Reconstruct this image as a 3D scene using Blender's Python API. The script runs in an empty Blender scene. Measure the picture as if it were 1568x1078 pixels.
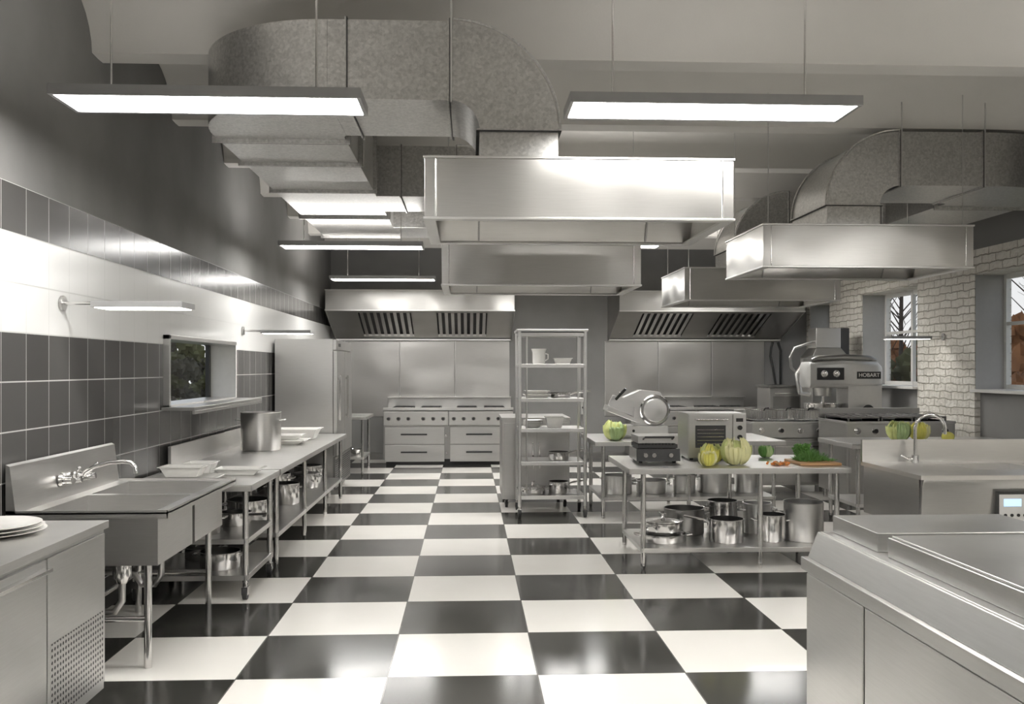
import bpy, bmesh, math, random
from mathutils import Vector, Matrix
random.seed(7)
S=bpy.context.scene
pi=math.pi
# ------------------------------------------------------------------ node helpers
def newmat(name):
    m=bpy.data.materials.new(name); m.use_nodes=True
    nt=m.node_tree; b=nt.nodes['Principled BSDF']
    return m,nt,b
def M(nt,op,a,b=None,c=None):
    n=nt.nodes.new('ShaderNodeMath'); n.operation=op
    for i,v in enumerate((a,b,c)):
        if v is None: continue
        if isinstance(v,(int,float)): n.inputs[i].default_value=v
        else: nt.links.new(v,n.inputs[i])
    return n.outputs[0]
def MIX(nt,f,a,b):
    n=nt.nodes.new('ShaderNodeMix'); n.data_type='RGBA'
    for i,v in ((0,f),(6,a),(7,b)):
        if isinstance(v,(int,float)): n.inputs[i].default_value=v
        elif isinstance(v,tuple): n.inputs[i].default_value=(*v,1) if len(v)==3 else v
        else: nt.links.new(v,n.inputs[i])
    return n.outputs[2]
def coords(nt):
    t=nt.nodes.new('ShaderNodeTexCoord'); return t.outputs['Object']
def sep(nt,v):
    s=nt.nodes.new('ShaderNodeSeparateXYZ'); nt.links.new(v,s.inputs[0]); return s.outputs
def noise(nt,v,scale,detail=3,stretch=None):
    if stretch:
        mp=nt.nodes.new('ShaderNodeMapping'); mp.inputs['Scale'].default_value=stretch
        nt.links.new(v,mp.inputs[0]); v=mp.outputs[0]
    n=nt.nodes.new('ShaderNodeTexNoise'); n.inputs['Scale'].default_value=scale; n.inputs['Detail'].default_value=detail
    nt.links.new(v,n.inputs['Vector']); return n.outputs[0]
def RNG(nt,v,a,b,c,d):
    n=nt.nodes.new('ShaderNodeMapRange'); nt.links.new(v,n.inputs[0])
    for i,x in enumerate((a,b,c,d)): n.inputs[i+1].default_value=x
    return n.outputs[0]
def BUMP(nt,b,h,strength,dist=0.01):
    n=nt.nodes.new('ShaderNodeBump'); n.inputs['Strength'].default_value=strength; n.inputs['Distance'].default_value=dist
    nt.links.new(h,n.inputs['Height']); nt.links.new(n.outputs[0],b.inputs['Normal'])
def simple(name,col,rough=0.5,metal=0.0,var=0.06,nscale=20):
    m,nt,b=newmat(name); c=coords(nt); n=noise(nt,c,nscale)
    lo=tuple(x*(1-var) for x in col); hi=tuple(min(1,x*(1+var)) for x in col)
    nt.links.new(MIX(nt,n,lo,hi),b.inputs['Base Color'])
    b.inputs['Roughness'].default_value=rough; b.inputs['Metallic'].default_value=metal
    return m
def steel(name,col=(.60,.59,.575),r0=.2,r1=.36,cloud=0.0,cs=1.6):
    m,nt,b=newmat(name); c=coords(nt)
    n1=noise(nt,c,cs*1.3,3); n2=noise(nt,c,7,2,(1,1,25)); n3=noise(nt,c,cs,0)
    nt.links.new(MIX(nt,n2,tuple(x*.93 for x in col),tuple(x*1.06 for x in col)),b.inputs['Base Color'])
    b.inputs['Metallic'].default_value=1
    nt.links.new(RNG(nt,n1,.2,.8,r0,r1),b.inputs['Roughness'])
    if cloud>0: BUMP(nt,b,n3,1.0,cloud)
    return m
ST=steel('brushed_steel',(.57,.563,.55),.26,.38)
STD=steel('steel_dark',(.34,.335,.325),.25,.4)
STH=steel('hood_steel',(.52,.51,.49),.27,.36,.030,2.3)
STP=steel('splash_steel',(.50,.49,.475),.30,.38,.030,1.8)
CHR=steel('polished_steel',(.70,.69,.68),.12,.2)
ALU=steel('aluminium',(.72,.71,.70),.28,.38)
STT=steel('table_steel',(.70,.69,.675),.26,.38)
STM=steel('satin_steel',(.62,.615,.60),.27,.38)
WHT=simple('white_ceramic',(.82,.81,.78),.2)
BLK=simple('black_plastic',(.02,.02,.02),.35)
DRK=simple('dark_metal',(.05,.05,.05),.5,.3)
RUB=simple('rubber',(.04,.04,.04),.7)
ENA=simple('grey_enamel',(.55,.545,.53),.28,.4)
FRM=simple('window_reveal_paint',(.40,.395,.385),.6)
SIL=simple('sill_paint',(.72,.71,.68),.5)
LAM=simple('lamp_housing',(.36,.36,.36),.4,.4)
WOOD=simple('board_wood',(.42,.24,.11),.5)
def emis(name,col,s):
    m,nt,b=newmat(name); b.inputs['Base Color'].default_value=(*col,1)
    b.inputs['Emission Color'].default_value=(*col,1); b.inputs['Emission Strength'].default_value=s
    return m
EM=emis('lamp_diffuser',(1,.98,.945),30)
EMS=emis('small_lamp_diffuser',(1,.97,.92),5)
def galv(name):
    m,nt,b=newmat(name); c=coords(nt)
    v=nt.nodes.new('ShaderNodeTexVoronoi'); v.inputs['Scale'].default_value=55
    nt.links.new(c,v.inputs['Vector']); s=sep(nt,v.outputs['Color'])
    n=noise(nt,c,60,4); nl=noise(nt,c,1.5,0)
    f=M(nt,'ADD',M(nt,'MULTIPLY',s[0],.5),M(nt,'MULTIPLY',RNG(nt,n,.3,.7,0,1),.5))
    nt.links.new(MIX(nt,f,(.44,.436,.426),(.70,.69,.67)),b.inputs['Base Color'])
    b.inputs['Metallic'].default_value=1; nt.links.new(RNG(nt,f,0,1,.30,.38),b.inputs['Roughness'])
    BUMP(nt,b,nl,1.0,.02)
    return m
GAL=galv('galvanised_sheet')
# plaster
def plaster(name,col,var=.12):
    m,nt,b=newmat(name); c=coords(nt); n1=noise(nt,c,1.3,6); n2=noise(nt,c,60,4)
    nt.links.new(MIX(nt,RNG(nt,n1,.3,.7,0,1),tuple(x*(1-var) for x in col),tuple(x*(1+var) for x in col)),b.inputs['Base Color'])
    b.inputs['Roughness'].default_value=.85; BUMP(nt,b,n2,.15,.004); return m
PLG=plaster('grey_plaster',(.25,.246,.242))
PLC=plaster('ceiling_plaster',(.58,.565,.535),.04)
PLW=plaster('front_plaster',(.20,.197,.19),.05)
# floor
FLR,nt,b=newmat('checker_tile'); x,y,z=sep(nt,coords(nt)); T=.777
fx=M(nt,'DIVIDE',M(nt,'ADD',x,.42),T); fy=M(nt,'DIVIDE',M(nt,'SUBTRACT',y,4.835),T)
par=M(nt,'GREATER_THAN',M(nt,'FRACT',M(nt,'MULTIPLY',M(nt,'ADD',M(nt,'FLOOR',fx),M(nt,'FLOOR',fy)),.5)),.25)
def line(nt,f,w): return M(nt,'GREATER_THAN',M(nt,'ABSOLUTE',M(nt,'SUBTRACT',M(nt,'FRACT',f),.5)),.5-w)
gr=M(nt,'MAXIMUM',line(nt,fx,.0045),line(nt,fy,.0045))
cn=noise(nt,coords(nt),1.5,5)
white=MIX(nt,cn,(.85,.825,.775),(.91,.89,.85)); dark=MIX(nt,cn,(.024,.024,.021),(.048,.047,.042))
nt.links.new(MIX(nt,gr,MIX(nt,par,white,dark),(.12,.115,.11)),b.inputs['Base Color'])
nt.links.new(RNG(nt,cn,.3,.7,.11,.19),b.inputs['Roughness'])
b.inputs['Specular IOR Level'].default_value=.65
# left wall tiles
TIL,nt,b=newmat('wall_tiles'); x,y,z=sep(nt,coords(nt))
rz=M(nt,'DIVIDE',M(nt,'SUBTRACT',z,1.787),.262); ry=M(nt,'DIVIDE',y,.272)
gr=M(nt,'MAXIMUM',line(nt,rz,.014),line(nt,ry,.008))
above=M(nt,'GREATER_THAN',z,2.573)
wb=M(nt,'MULTIPLY',M(nt,'GREATER_THAN',z,1.787),M(nt,'LESS_THAN',z,2.311))
wn=nt.nodes.new('ShaderNodeTexWhiteNoise'); wn.noise_dimensions='2D'
cv=nt.nodes.new('ShaderNodeCombineXYZ'); nt.links.new(M(nt,'FLOOR',ry),cv.inputs[0]); nt.links.new(M(nt,'FLOOR',rz),cv.inputs[1]); nt.links.new(cv.outputs[0],wn.inputs[0])
dk=MIX(nt,wn.outputs[0],(.062,.06,.058),(.09,.088,.085))
tl=MIX(nt,wb,dk,(.80,.80,.79))
gc=MIX(nt,wb,(.50,.49,.48),(.55,.55,.54))
pn=noise(nt,coords(nt),1.3,6)
col=MIX(nt,above,MIX(nt,gr,tl,gc),MIX(nt,RNG(nt,pn,.3,.7,0,1),(.18,.177,.173),(.24,.236,.23)))
nt.links.new(col,b.inputs['Base Color'])
nt.links.new(M(nt,'MAXIMUM',M(nt,'MULTIPLY',above,.85),M(nt,'MAXIMUM',M(nt,'MULTIPLY',gr,.6),.2)),b.inputs['Roughness'])
BUMP(nt,b,M(nt,'SUBTRACT',1,M(nt,'MULTIPLY',gr,M(nt,'SUBTRACT',1,above))),.4,.003)
# brick
BRK,nt,b=newmat('white_brick'); x,y,z=sep(nt,coords(nt))
cv=nt.nodes.new('ShaderNodeCombineXYZ'); nt.links.new(M(nt,'ADD',y,x),cv.inputs[0]); nt.links.new(z,cv.inputs[1])
nz=nt.nodes.new('ShaderNodeTexNoise'); nz.inputs['Scale'].default_value=6; nt.links.new(coords(nt),nz.inputs['Vector'])
va=nt.nodes.new('ShaderNodeVectorMath'); va.operation='MULTIPLY_ADD'; nt.links.new(nz.outputs[1],va.inputs[0]); va.inputs[1].default_value=(.07,.06,.0); nt.links.new(cv.outputs[0],va.inputs[2])
br=nt.nodes.new('ShaderNodeTexBrick'); nt.links.new(va.outputs[0],br.inputs['Vector']); br.inputs['Scale'].default_value=1
br.inputs['Brick Width'].default_value=.28; br.inputs['Row Height'].default_value=.095; br.inputs['Mortar Size'].default_value=.008; br.inputs['Mortar Smooth'].default_value=.6
br.inputs['Color1'].default_value=(.90,.88,.82,1); br.inputs['Color2'].default_value=(.78,.75,.69,1); br.inputs['Mortar'].default_value=(.50,.46,.40,1)
bn=noise(nt,coords(nt),18,6)
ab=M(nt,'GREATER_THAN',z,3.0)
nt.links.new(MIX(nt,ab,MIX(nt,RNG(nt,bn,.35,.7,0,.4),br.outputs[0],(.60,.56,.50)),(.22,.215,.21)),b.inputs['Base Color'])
b.inputs['Roughness'].default_value=.85
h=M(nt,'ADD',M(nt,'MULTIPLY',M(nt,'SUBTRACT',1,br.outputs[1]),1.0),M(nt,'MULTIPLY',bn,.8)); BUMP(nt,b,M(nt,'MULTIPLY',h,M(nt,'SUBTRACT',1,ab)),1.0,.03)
# perforated panel
PRF,nt,b=newmat('perforated_steel'); x,y,z=sep(nt,coords(nt))
py=M(nt,'SUBTRACT',M(nt,'FRACT',M(nt,'MULTIPLY',y,38)),.5); pz=M(nt,'SUBTRACT',M(nt,'FRACT',M(nt,'MULTIPLY',z,38)),.5)
d=M(nt,'LESS_THAN',M(nt,'ADD',M(nt,'MULTIPLY',py,py),M(nt,'MULTIPLY',pz,pz)),.085)
nt.links.new(MIX(nt,d,(.6,.59,.575),(.01,.01,.01)),b.inputs['Base Color'])
nt.links.new(M(nt,'SUBTRACT',1,d),b.inputs['Metallic']); b.inputs['Roughness'].default_value=.35
# glass
GLS=bpy.data.materials.new('window_glass'); GLS.use_nodes=True; nt=GLS.node_tree
for n_ in list(nt.nodes):
    if n_.type!='OUTPUT_MATERIAL': nt.nodes.remove(n_)
tr=nt.nodes.new('ShaderNodeBsdfTransparent'); gl=nt.nodes.new('ShaderNodeBsdfGlossy'); gl.inputs['Roughness'].default_value=.02
mx=nt.nodes.new('ShaderNodeMixShader'); mx.inputs[0].default_value=.05
nt.links.new(tr.outputs[0],mx.inputs[1]); nt.links.new(gl.outputs[0],mx.inputs[2])
nt.links.new(mx.outputs[0],[n_ for n_ in nt.nodes if n_.type=='OUTPUT_MATERIAL'][0].inputs[0])
LET=simple('lettuce_leaf',(.52,.56,.22),.5,0,.3,14); LET2=simple('cabbage_leaf',(.36,.47,.22),.5,0,.45,14); YEL=simple('pale_yellow_leaf',(.70,.68,.36),.5,0,.2,14); YL2=simple('bright_yellow_leaf',(.66,.62,.14),.5,0,.2,14)
HRB=simple('herb_green',(.09,.22,.04),.6,0,.4,40); CAR=simple('carrot_orange',(.75,.25,.05),.5,0,.1)
BARK=simple('bark',(.06,.045,.035),.9,0,.3,8); LEAF=simple('autumn_leaves',(.27,.11,.035),.8,0,.7,3); LEAFG=simple('green_leaves',(.10,.10,.035),.8,0,.6,3); LEAFD=simple('dark_leaves',(.05,.045,.025),.9,0,.5,5); GRS=simple('grass',(.08,.09,.035),.9,0,.4,2)

# ------------------------------------------------------------------ mesh builder
class B:
    def __init__(s): s.bm=bmesh.new(); s.ms=[]
    def mi(s,m):
        if m not in s.ms: s.ms.append(m)
        return s.ms.index(m)
    def face(s,vs,m):
        try: f=s.bm.faces.new(vs); f.material_index=s.mi(m); return f
        except ValueError: return None
    def loft(s,rings,m,c0=True,c1=True):
        R=[[s.bm.verts.new(p) for p in r] for r in rings]
        n=len(R[0])
        for a,b_ in zip(R,R[1:]):
            for i in range(n):
                j=(i+1)%n; s.face([a[i],a[j],b_[j],b_[i]],m)
        if c0: s.face(list(reversed(R[0])),m)
        if c1: s.face(R[-1],m)
    def box(s,x0,x1,y0,y1,z0,z1,m):
        s.loft([[(x0,y0,z),(x1,y0,z),(x1,y1,z),(x0,y1,z)] for z in (z0,z1)],m)
    def prism(s,pts,ax,a,b_,m):
        def P(p,t): return {'x':(t,p[0],p[1]),'y':(p[0],t,p[1]),'z':(p[0],p[1],t)}[ax]
        s.loft([[P(p,t) for p in pts] for t in (a,b_)],m)
    def cyl(s,p0,p1,r,m,r1=None,seg=16,c=True):
        p0=Vector(p0);p1=Vector(p1);d=(p1-p0).normalized(); r1=r if r1 is None else r1
        u=d.orthogonal().normalized(); w=d.cross(u)
        s.loft([[p+(u*math.cos(2*pi*i/seg)+w*math.sin(2*pi*i/seg))*rr for i in range(seg)] for p,rr in ((p0,r),(p1,r1))],m,c,c)
    def lathe(s,cx,cy,prof,m,seg=28,c0=True,c1=True,axis='z',cz=0):
        rings=[]
        for r,z in prof:
            rr=max(r,.0004)
            if axis=='z': rings.append([(cx+rr*math.cos(2*pi*i/seg),cy+rr*math.sin(2*pi*i/seg),z) for i in range(seg)])
            elif axis=='y': rings.append([(cx+rr*math.cos(2*pi*i/seg),cy+z,cz+rr*math.sin(2*pi*i/seg)) for i in range(seg)])
            else: rings.append([(cx+z,cy+rr*math.cos(2*pi*i/seg),cz+rr*math.sin(2*pi*i/seg)) for i in range(seg)])
        s.loft(rings,m,c0,c1)
    def tube(s,pts,r,m,seg=10):
        pts=[Vector(p) for p in pts]; rings=[]; u=None
        for i,p in enumerate(pts):
            d=(pts[min(i+1,len(pts)-1)]-pts[max(i-1,0)]).normalized()
            if u is None: u=d.orthogonal().normalized()
            else: u=(u-d*u.dot(d)).normalized()
            w=d.cross(u); rings.append([p+(u*math.cos(2*pi*k/seg)+w*math.sin(2*pi*k/seg))*r for k in range(seg)])
        s.loft(rings,m)
    def sphere(s,c,r,m,sc=(1,1,1),seg=20,rg=12,fn=None):
        rings=[]
        for j in range(rg+1):
            th=-pi/2+pi*j/rg; ring=[]
            for i in range(seg):
                a=2*pi*i/seg; k=1 if fn is None else fn(a,th)
                cr=max(math.cos(th),.003)
                ring.append((c[0]+r*sc[0]*k*cr*math.cos(a),c[1]+r*sc[1]*k*cr*math.sin(a),c[2]+r*sc[2]*k*math.sin(th)))
            rings.append(ring)
        s.loft(rings,m)
    def deck(s,x0,x1,y0,y1,z0,z1,holes,m):
        xs=sorted({x0,x1,*[h[0] for h in holes],*[h[1] for h in holes]}); ys=sorted({y0,y1,*[h[2] for h in holes],*[h[3] for h in holes]})
        for a,b_ in zip(xs,xs[1:]):
            for c,d in zip(ys,ys[1:]):
                mx_,my=(a+b_)/2,(c+d)/2
                if any(h[0]<mx_<h[1] and h[2]<my<h[3] for h in holes): continue
                s.box(a,b_,c,d,z0,z1,m)
    def basin(s,x0,x1,y0,y1,zt,zb,m,t=.006,i=.03):
        o=[[(x0-t,y0-t,z),(x1+t,y0-t,z),(x1+t,y1+t,z),(x0-t,y1+t,z)] for z in (zt,zb)]
        n=[[(x0+i,y0+i,zb+t),(x1-i,y0+i,zb+t),(x1-i,y1-i,zb+t),(x0+i,y1-i,zb+t)],[(x0+i*.3,y0+i*.3,zb+.03),(x1-i*.3,y0+i*.3,zb+.03),(x1-i*.3,y1-i*.3,zb+.03),(x0+i*.3,y1-i*.3,zb+.03)],[(x0,y0,zt),(x1,y0,zt),(x1,y1,zt),(x0,y1,zt)]]
        s.loft(o,m,False,True); s.loft(n,m,True,False); s.loft([o[0],n[2]],m,False,False)
    def finish(s,name,loc=None,bevel=0,origin=True):
        bmesh.ops.recalc_face_normals(s.bm,faces=s.bm.faces)
        me=bpy.data.meshes.new(name)
        vs=[v.co for v in s.bm.verts]
        if origin:
            c=Vector(((min(v.x for v in vs)+max(v.x for v in vs))/2,(min(v.y for v in vs)+max(v.y for v in vs))/2,min(v.z for v in vs)))
            bmesh.ops.translate(s.bm,verts=s.bm.verts,vec=-c)
        else: c=Vector((0,0,0))
        s.bm.to_mesh(me); s.bm.free()
        for m in s.ms: me.materials.append(m)
        me.polygons.foreach_set('use_smooth',[True]*len(me.polygons)); me.set_sharp_from_angle(angle=math.radians(38))
        o=bpy.data.objects.new(name,me); o.location=c; S.collection.objects.link(o)
        if bevel:
            bv=o.modifiers.new('bevel','BEVEL'); bv.width=bevel; bv.segments=2; bv.limit_method='ANGLE'; bv.angle_limit=math.radians(50); bv.harden_normals=True
        return o
def arc(cx,cy,r,a0,a1,n=12): return [(cx+r*math.cos(math.radians(a0+(a1-a0)*i/n)),cy+r*math.sin(math.radians(a0+(a1-a0)*i/n))) for i in range(n+1)]

XL,XR,YB,YN=-2.4,6.0,16.3,-3.0
# ------------------------------------------------------------------ shell
b=B(); b.box(XL-.3,XR+.5,YN-.2,YB+.2,-.1,0,FLR); b.finish('floor',origin=False)
cusps=[6.14+1.6*k for k in range(-6,7)]
def prof_z(Y):
    for a,c in zip(cusps,cusps[1:]):
        if a<=Y<=c:
            if Y<a+.09 or Y>c-.09: return 3.6
            s_=(Y-a-.09)/(c-a-.18); q=abs(2*s_-1)
            return 3.6+.40*(1-q**2.6)**.5
    return 3.6
pts=[]
for a,c in zip(cusps,cusps[1:]):
    for off in (0,.06,.089): 
        pts.append((a+off,3.6))
    n=18
    for i in range(n+1):
        yy=a+.09+(c-a-.18)*(0.5-0.5*math.cos(pi*i/n)); pts.append((yy,prof_z(min(max(yy,a+.0901),c-.0901))))
pts=[p for p in pts if YN<p[0]<YB]
pts=[(YN,3.7)]+pts+[(YB,3.75),(YB,4.3),(YN,4.3)]
b=B(); b.prism(pts,'x',XL,XR,PLC); b.finish('ceiling',origin=False)
b=B(); b.box(XL-.3,XR+.5,YB,YB+.2,0,4.3,PLG); b.finish('wall_back',origin=False)
b=B(); b.box(XL-.3,XR+.5,YN-.2,YN,0,4.3,PLW); b.finish('wall_front',origin=False)
b=B()
for (y0,y1,z0,z1) in ((YN,7.43,0,4.3),(9.55,YB,0,4.3),(7.43,9.55,0,1.27),(7.43,9.55,1.86,4.3)): b.box(XL-.25,XL,y0,y1,z0,z1,TIL)
b.finish('wall_left',origin=False)
wins=[(5.6,7.5),(9.0,10.79),(12.2,13.96),(15.25,16.15)]  # first opening lies out of view, added for its light and reflections
b=B(); prev=YN
for (a,c) in wins:
    b.box(XR,XR+.45,prev,a,0,2.71,BRK); b.box(XR+.07,XR+.45,a,c,0,1.31,PLG); prev=c
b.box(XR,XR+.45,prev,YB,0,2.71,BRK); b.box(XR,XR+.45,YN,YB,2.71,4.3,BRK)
b.finish('wall_right',origin=False)
for i,(a,c) in enumerate(wins):
    b=B(); xg=XR+.35
    b.box(XR-.06,XR+.40,a,c,1.31,1.345,SIL)
    for (p,q) in ((a,a+.06),(c-.06,c),((a+c)/2-.03,(a+c)/2+.03)): b.box(xg,xg+.05,p,q,1.345,2.71,SIL)
    for (p,q) in ((1.345,1.40),(2.65,2.71),(2.10,2.14)): b.box(xg+.005,xg+.045,a,c,p,q,SIL)
    b.box(xg+.02,xg+.026,a+.05,c-.05,1.38,2.67,GLS)
    b.finish('window_%d'%(i+1),bevel=.004)
b=B()
for (a,c) in wins:
    b.box(XR+.01,XR+.42,c-.012,c-.001,1.345,2.70,FRM); b.box(XR+.01,XR+.42,a+.001,a+.012,1.345,2.70,FRM)
b.finish('trim_1')
b=B(); t=.035
for (y0,y1,z0,z1) in ((7.43,7.43+t,1.27,1.86),(9.55-t,9.55,1.27,1.86),(7.43,9.55,1.27,1.27+t),(7.43,9.55,1.86-t,1.86)): b.box(XL-.24,XL+.05,y0,y1,z0,z1,SIL if y0>9 else ST)
b.box(XL+.001,XL+.26,7.38,9.75,1.262,1.29,ST); b.box(XL+.24,XL+.26,7.38,9.75,1.235,1.262,ST)
b.box(XL-.24,XL-.20,7.46,7.52,1.3,1.83,BLK); b.box(XL-.24,XL-.20,9.46,9.52,1.3,1.83,BLK); b.box(XL-.235,XL-.228,7.5,9.5,1.3,1.83,GLS)
b.finish('window_5',bevel=.003)
b=B(); b.box(XL+.0,XR,YB-.015,YB-.001,0,.12,STD); b.finish('baseboard_back')
b=B(); 
for k in range(3): b.box(-2.15+.96*k,-2.15+.96*k+.94,YB-.02,YB-.001,.75,2.065,STP); b.box(-2.165+.96*k,-2.15+.96*k,YB-.028,YB-.001,.75,2.065,STT)
b.finish('steel_splashback',bevel=.002)
b=B(); 
for k in range(3): b.box(2.4+.95*k,2.4+.95*k+.93,YB-.02,YB-.001,.75,2.065,STP); b.box(2.385+.95*k,2.4+.95*k,YB-.028,YB-.001,.75,2.065,STT)
b.finish('steel_splashback',bevel=.002)

# ------------------------------------------------------------------ outdoors
b=B(); b.box(-60,-2.8,-20,80,-.5,-.4,GRS); b.finish('lawn'); b=B(); b.box(6.7,60,-20,80,-.5,-.4,GRS); b.finish('lawn')
def tree(x,y,h,m,r):
    b=B(); b.cyl((x,y,-.399),(x+.1,y,h),.1,BARK,.02,8)
    for k in range(12):
        a=random.uniform(0,2*pi); z0=h*random.uniform(.35,.9); L=random.uniform(.5,1.3)
        p=(x+L*math.cos(a),y+L*math.sin(a),z0+L*1.1); b.cyl((x+.05,y,z0),p,.02,BARK,.008,6)
        for q in range(3):
            a2=a+random.uniform(-1,1); b.cyl(p,(p[0]+.4*math.cos(a2),p[1]+.4*math.sin(a2),p[2]+random.uniform(.2,.6)),.008,BARK,.003,5)
    for k in range(26):
        ph=random.uniform(0,9); rr_=random.uniform(.25,.6)*r*.6
        b.sphere((x+random.uniform(-r,r),y+random.uniform(-r,r),max(rr_*1.5-.35,random.uniform(.2,h*.5))),rr_,m if k%3 else LEAFG,seg=14,rg=9,fn=lambda a,t_:1+.25*math.sin(5*a+ph)*math.cos(4*t_+ph)+.16*math.sin(11*a+7*t_))
    b.finish('autumn_tree')
for k in range(10): tree(13+random.uniform(-1,3),17+2.2*k,random.uniform(3.6,5.5),LEAF,1.5)
for k in range(6): tree(-10+random.uniform(-1,1),25+3.2*k,random.uniform(3,5),LEAFD,1.2)

# ------------------------------------------------------------------ pendant lamps
def pendant(x0,x1,y0,z):
    b=B(); y1=y0+.34
    b.box(x0,x1,y0,y1,z+.012,z+.05,LAM)
    for (a,c,d,e) in ((x0,x1,y0,y0+.02),(x0,x1,y1-.02,y1),(x0,x0+.02,y0+.02,y1-.02),(x1-.02,x1,y0+.02,y1-.02)): b.box(a,c,d,e,z,z+.012,LAM)
    b.box(x0+.02,x1-.02,y0+.02,y1-.02,z+.004,z+.0115,EM)
    for xx in (x0+.24,x1-.24):
        b.cyl((xx,y0+.17,z+.05),(xx,y0+.17,prof_z(y0+.17)-.001),.006,CHR,seg=8); b.cyl((xx,y0+.17,prof_z(y0+.17)-.03),(xx,y0+.17,prof_z(y0+.17)-.002),.03,LAM,seg=12)
    b.finish('pendant_lamp')
    L=bpy.data.lights.new('ceiling_fill','AREA'); L.shape='RECTANGLE'; L.size=x1-x0-.1; L.size_y=.25; L.energy=6.5 if y0<7 else 22; L.color=(1,.97,.93)  # added area light that brightens the ceiling, not part of the pendant
    o=bpy.data.objects.new('ceiling_fill_light',L); o.location=((x0+x1)/2,y0+.17,z+.06); o.rotation_euler=(pi,0,0); S.collection.objects.link(o)
for (x0,y0,z) in ((-2.03,4.58,2.92),(.51,4.66,2.94),(-1.98,9.75,2.87),(-1.98,13.3,2.86),(.5,9.5,2.87),(.5,13.3,2.86),(3.3,4.6,2.92),(3.3,12.95,2.86),(-2.0,1.2,2.92),(.5,1.2,2.92),(3.2,1.2,2.92),(-2.0,-2,2.92),(1.5,-2,2.92)):  # last entries, from the right column on, are unseen lamps added for light
    pendant(x0,x0+1.5,y0,z)
def armlamp(y,z,side=1,xw=XL):
    b=B(); s_=side
    b.cyl((xw+.003*s_,y,z+.03),(xw+.02*s_,y,z+.03),.045,ST); b.cyl((xw+.02*s_,y,z+.03),(xw+.35*s_,y,z+.03),.01,CHR,seg=10)
    xs=sorted((xw+.22*s_,xw+.74*s_)); b.box(xs[0],xs[1],y-.13,y+.13,z,z+.035,LAM); b.box(xs[0]+.015,xs[1]-.015,y-.115,y+.115,z-.004,z,EMS)
    b.finish('bracket_lamp',bevel=.004)
armlamp(5.6,1.95); armlamp(9.98,1.96); armlamp(11.5,1.96,-1,XR)

# ------------------------------------------------------------------ canopy hoods (suspended)
def hood(x0,x1,y0,y1,z0,z1,rods=True):
    b=B(); t=.012
    b.box(x0,x1,y0,y0+t,z0,z1,STH); b.box(x0,x1,y1-t,y1,z0,z1,STH); b.box(x0,x0+t,y0+t,y1-t,z0,z1,STH); b.box(x1-t,x1,y0+t,y1-t,z0,z1,STH)
    b.box(x0-.008,x1+.008,y0-.008,y1+.008,z1,z1+.014,STT)
    for (a,c,d,e) in ((x0-.008,x1+.008,y0-.008,y0+.06),(x0-.008,x1+.008,y1-.06,y1+.008),(x0-.008,x0+.06,y0+.06,y1-.06),(x1-.06,x1+.008,y0+.06,y1-.06)): b.box(a,c,d,e,z0-.014,z0,STT)
    for xx in (x0+.06,x1-.068): b.box(xx,xx+.008,y0-.005,y0,z0,z1,CHR)
    zi=z0+.16
    b.prism([(y0+.06,z0),(y0+.35,zi),(y0+.35,zi+.02),(y0+.06,z0+.03)],'x',x0+t,x1-t,STH)
    b.prism([(y1-.06,z0),(y1-.16,zi),(y1-.16,zi+.02),(y1-.06,z0+.03)],'x',x0+t,x1-t,STH)
    b.box(x0+t,x1-t,y0+.34,y1-.15,zi+.01,zi+.02,STH)
    for xx in (x0+(x1-x0)*.18,x0+(x1-x0)*.82): b.prism([(y1-.068,z0+.004),(y1-.16,zi-.004),(y1-.17,zi-.004),(y1-.08,z0-.0)],'x',xx-.006,xx+.006,STD)
    if rods:
        for xx in (x0+.06,x1-.06):
            for yy in (y0+.06,y1-.06): b.cyl((xx,yy,z1+.01),(xx,yy,prof_z(yy)-.001),.004,STM,seg=8)
    b.finish('extractor_hood',bevel=.003)
hood(-.25,1.51,5.25,6.33,2.45,2.78,False)
hood(-.24,1.53,8.22,9.3,2.34,2.69)
hood(2.39,4.14,7.46,8.55,2.43,2.76)
hood(2.36,4.10,10.1,11.3,2.35,2.69)
def backhood(x0,x1,mods):
    b=B(); yf,yb=15.0,YB-.002; zt,zl,zb=2.84,2.53,2.11
    b.box(x0,x1,yf,yf+.012,zl,zt,STH); b.box(x0,x1,yf+.012,yb,zt-.012,zt,STH); b.box(x0-.006,x1+.006,yf-.01,yf+.05,zl-.02,zl,STT)
    b.box(x0-.006,x1+.006,yf-.01,yf+.05,zt,zt+.012,STT)
    side=[(yf,zt),(yf,zl-.02),(yb-.1,zb-.03),(yb,zb-.03),(yb,zt)]
    b.prism(side,'x',x0,x0+.012,STH); b.prism(side,'x',x1-.012,x1,STH)
    b.box(x0,x1,yb-.1,yb,zb-.04,zb-.01,STT)
    def sl(t_,off):
        y=yf+.05+(yb-.1-yf-.05)*t_; z=zl+.0+(zb-zl)*t_; return (y,z+off)
    b.prism([sl(0,0.06),sl(1,0.06),sl(1,0.08),sl(0,0.08)],'x',x0+.012,x1-.012,DRK)
    prev=x0+.012
    for (a,c) in mods:
        b.prism([sl(0,0),sl(1,0),sl(1,.02),sl(0,.02)],'x',prev,a,STH)
        n=8
        for k in range(n):
            w=(c-a)/n; b.prism([sl(.1,0),sl(.93,0),sl(.93,.05),sl(.1,.05)],'x',a+w*k+w*.28,a+w*k+w*.8,CHR)
        b.prism([sl(0,0),sl(.1,0),sl(.1,.04),sl(0,.04)],'x',a,c,STH); b.prism([sl(.93,0),sl(1,0),sl(1,.04),sl(.93,.04)],'x',a,c,STH)
        prev=c
    b.prism([sl(0,0),sl(1,0),sl(1,.02),sl(0,.02)],'x',prev,x1-.012,STH)
    b.finish('range_hood',bevel=.003)
backhood(-2.3,.74,[(-1.8,-.94),(-.53,.3)])
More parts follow.
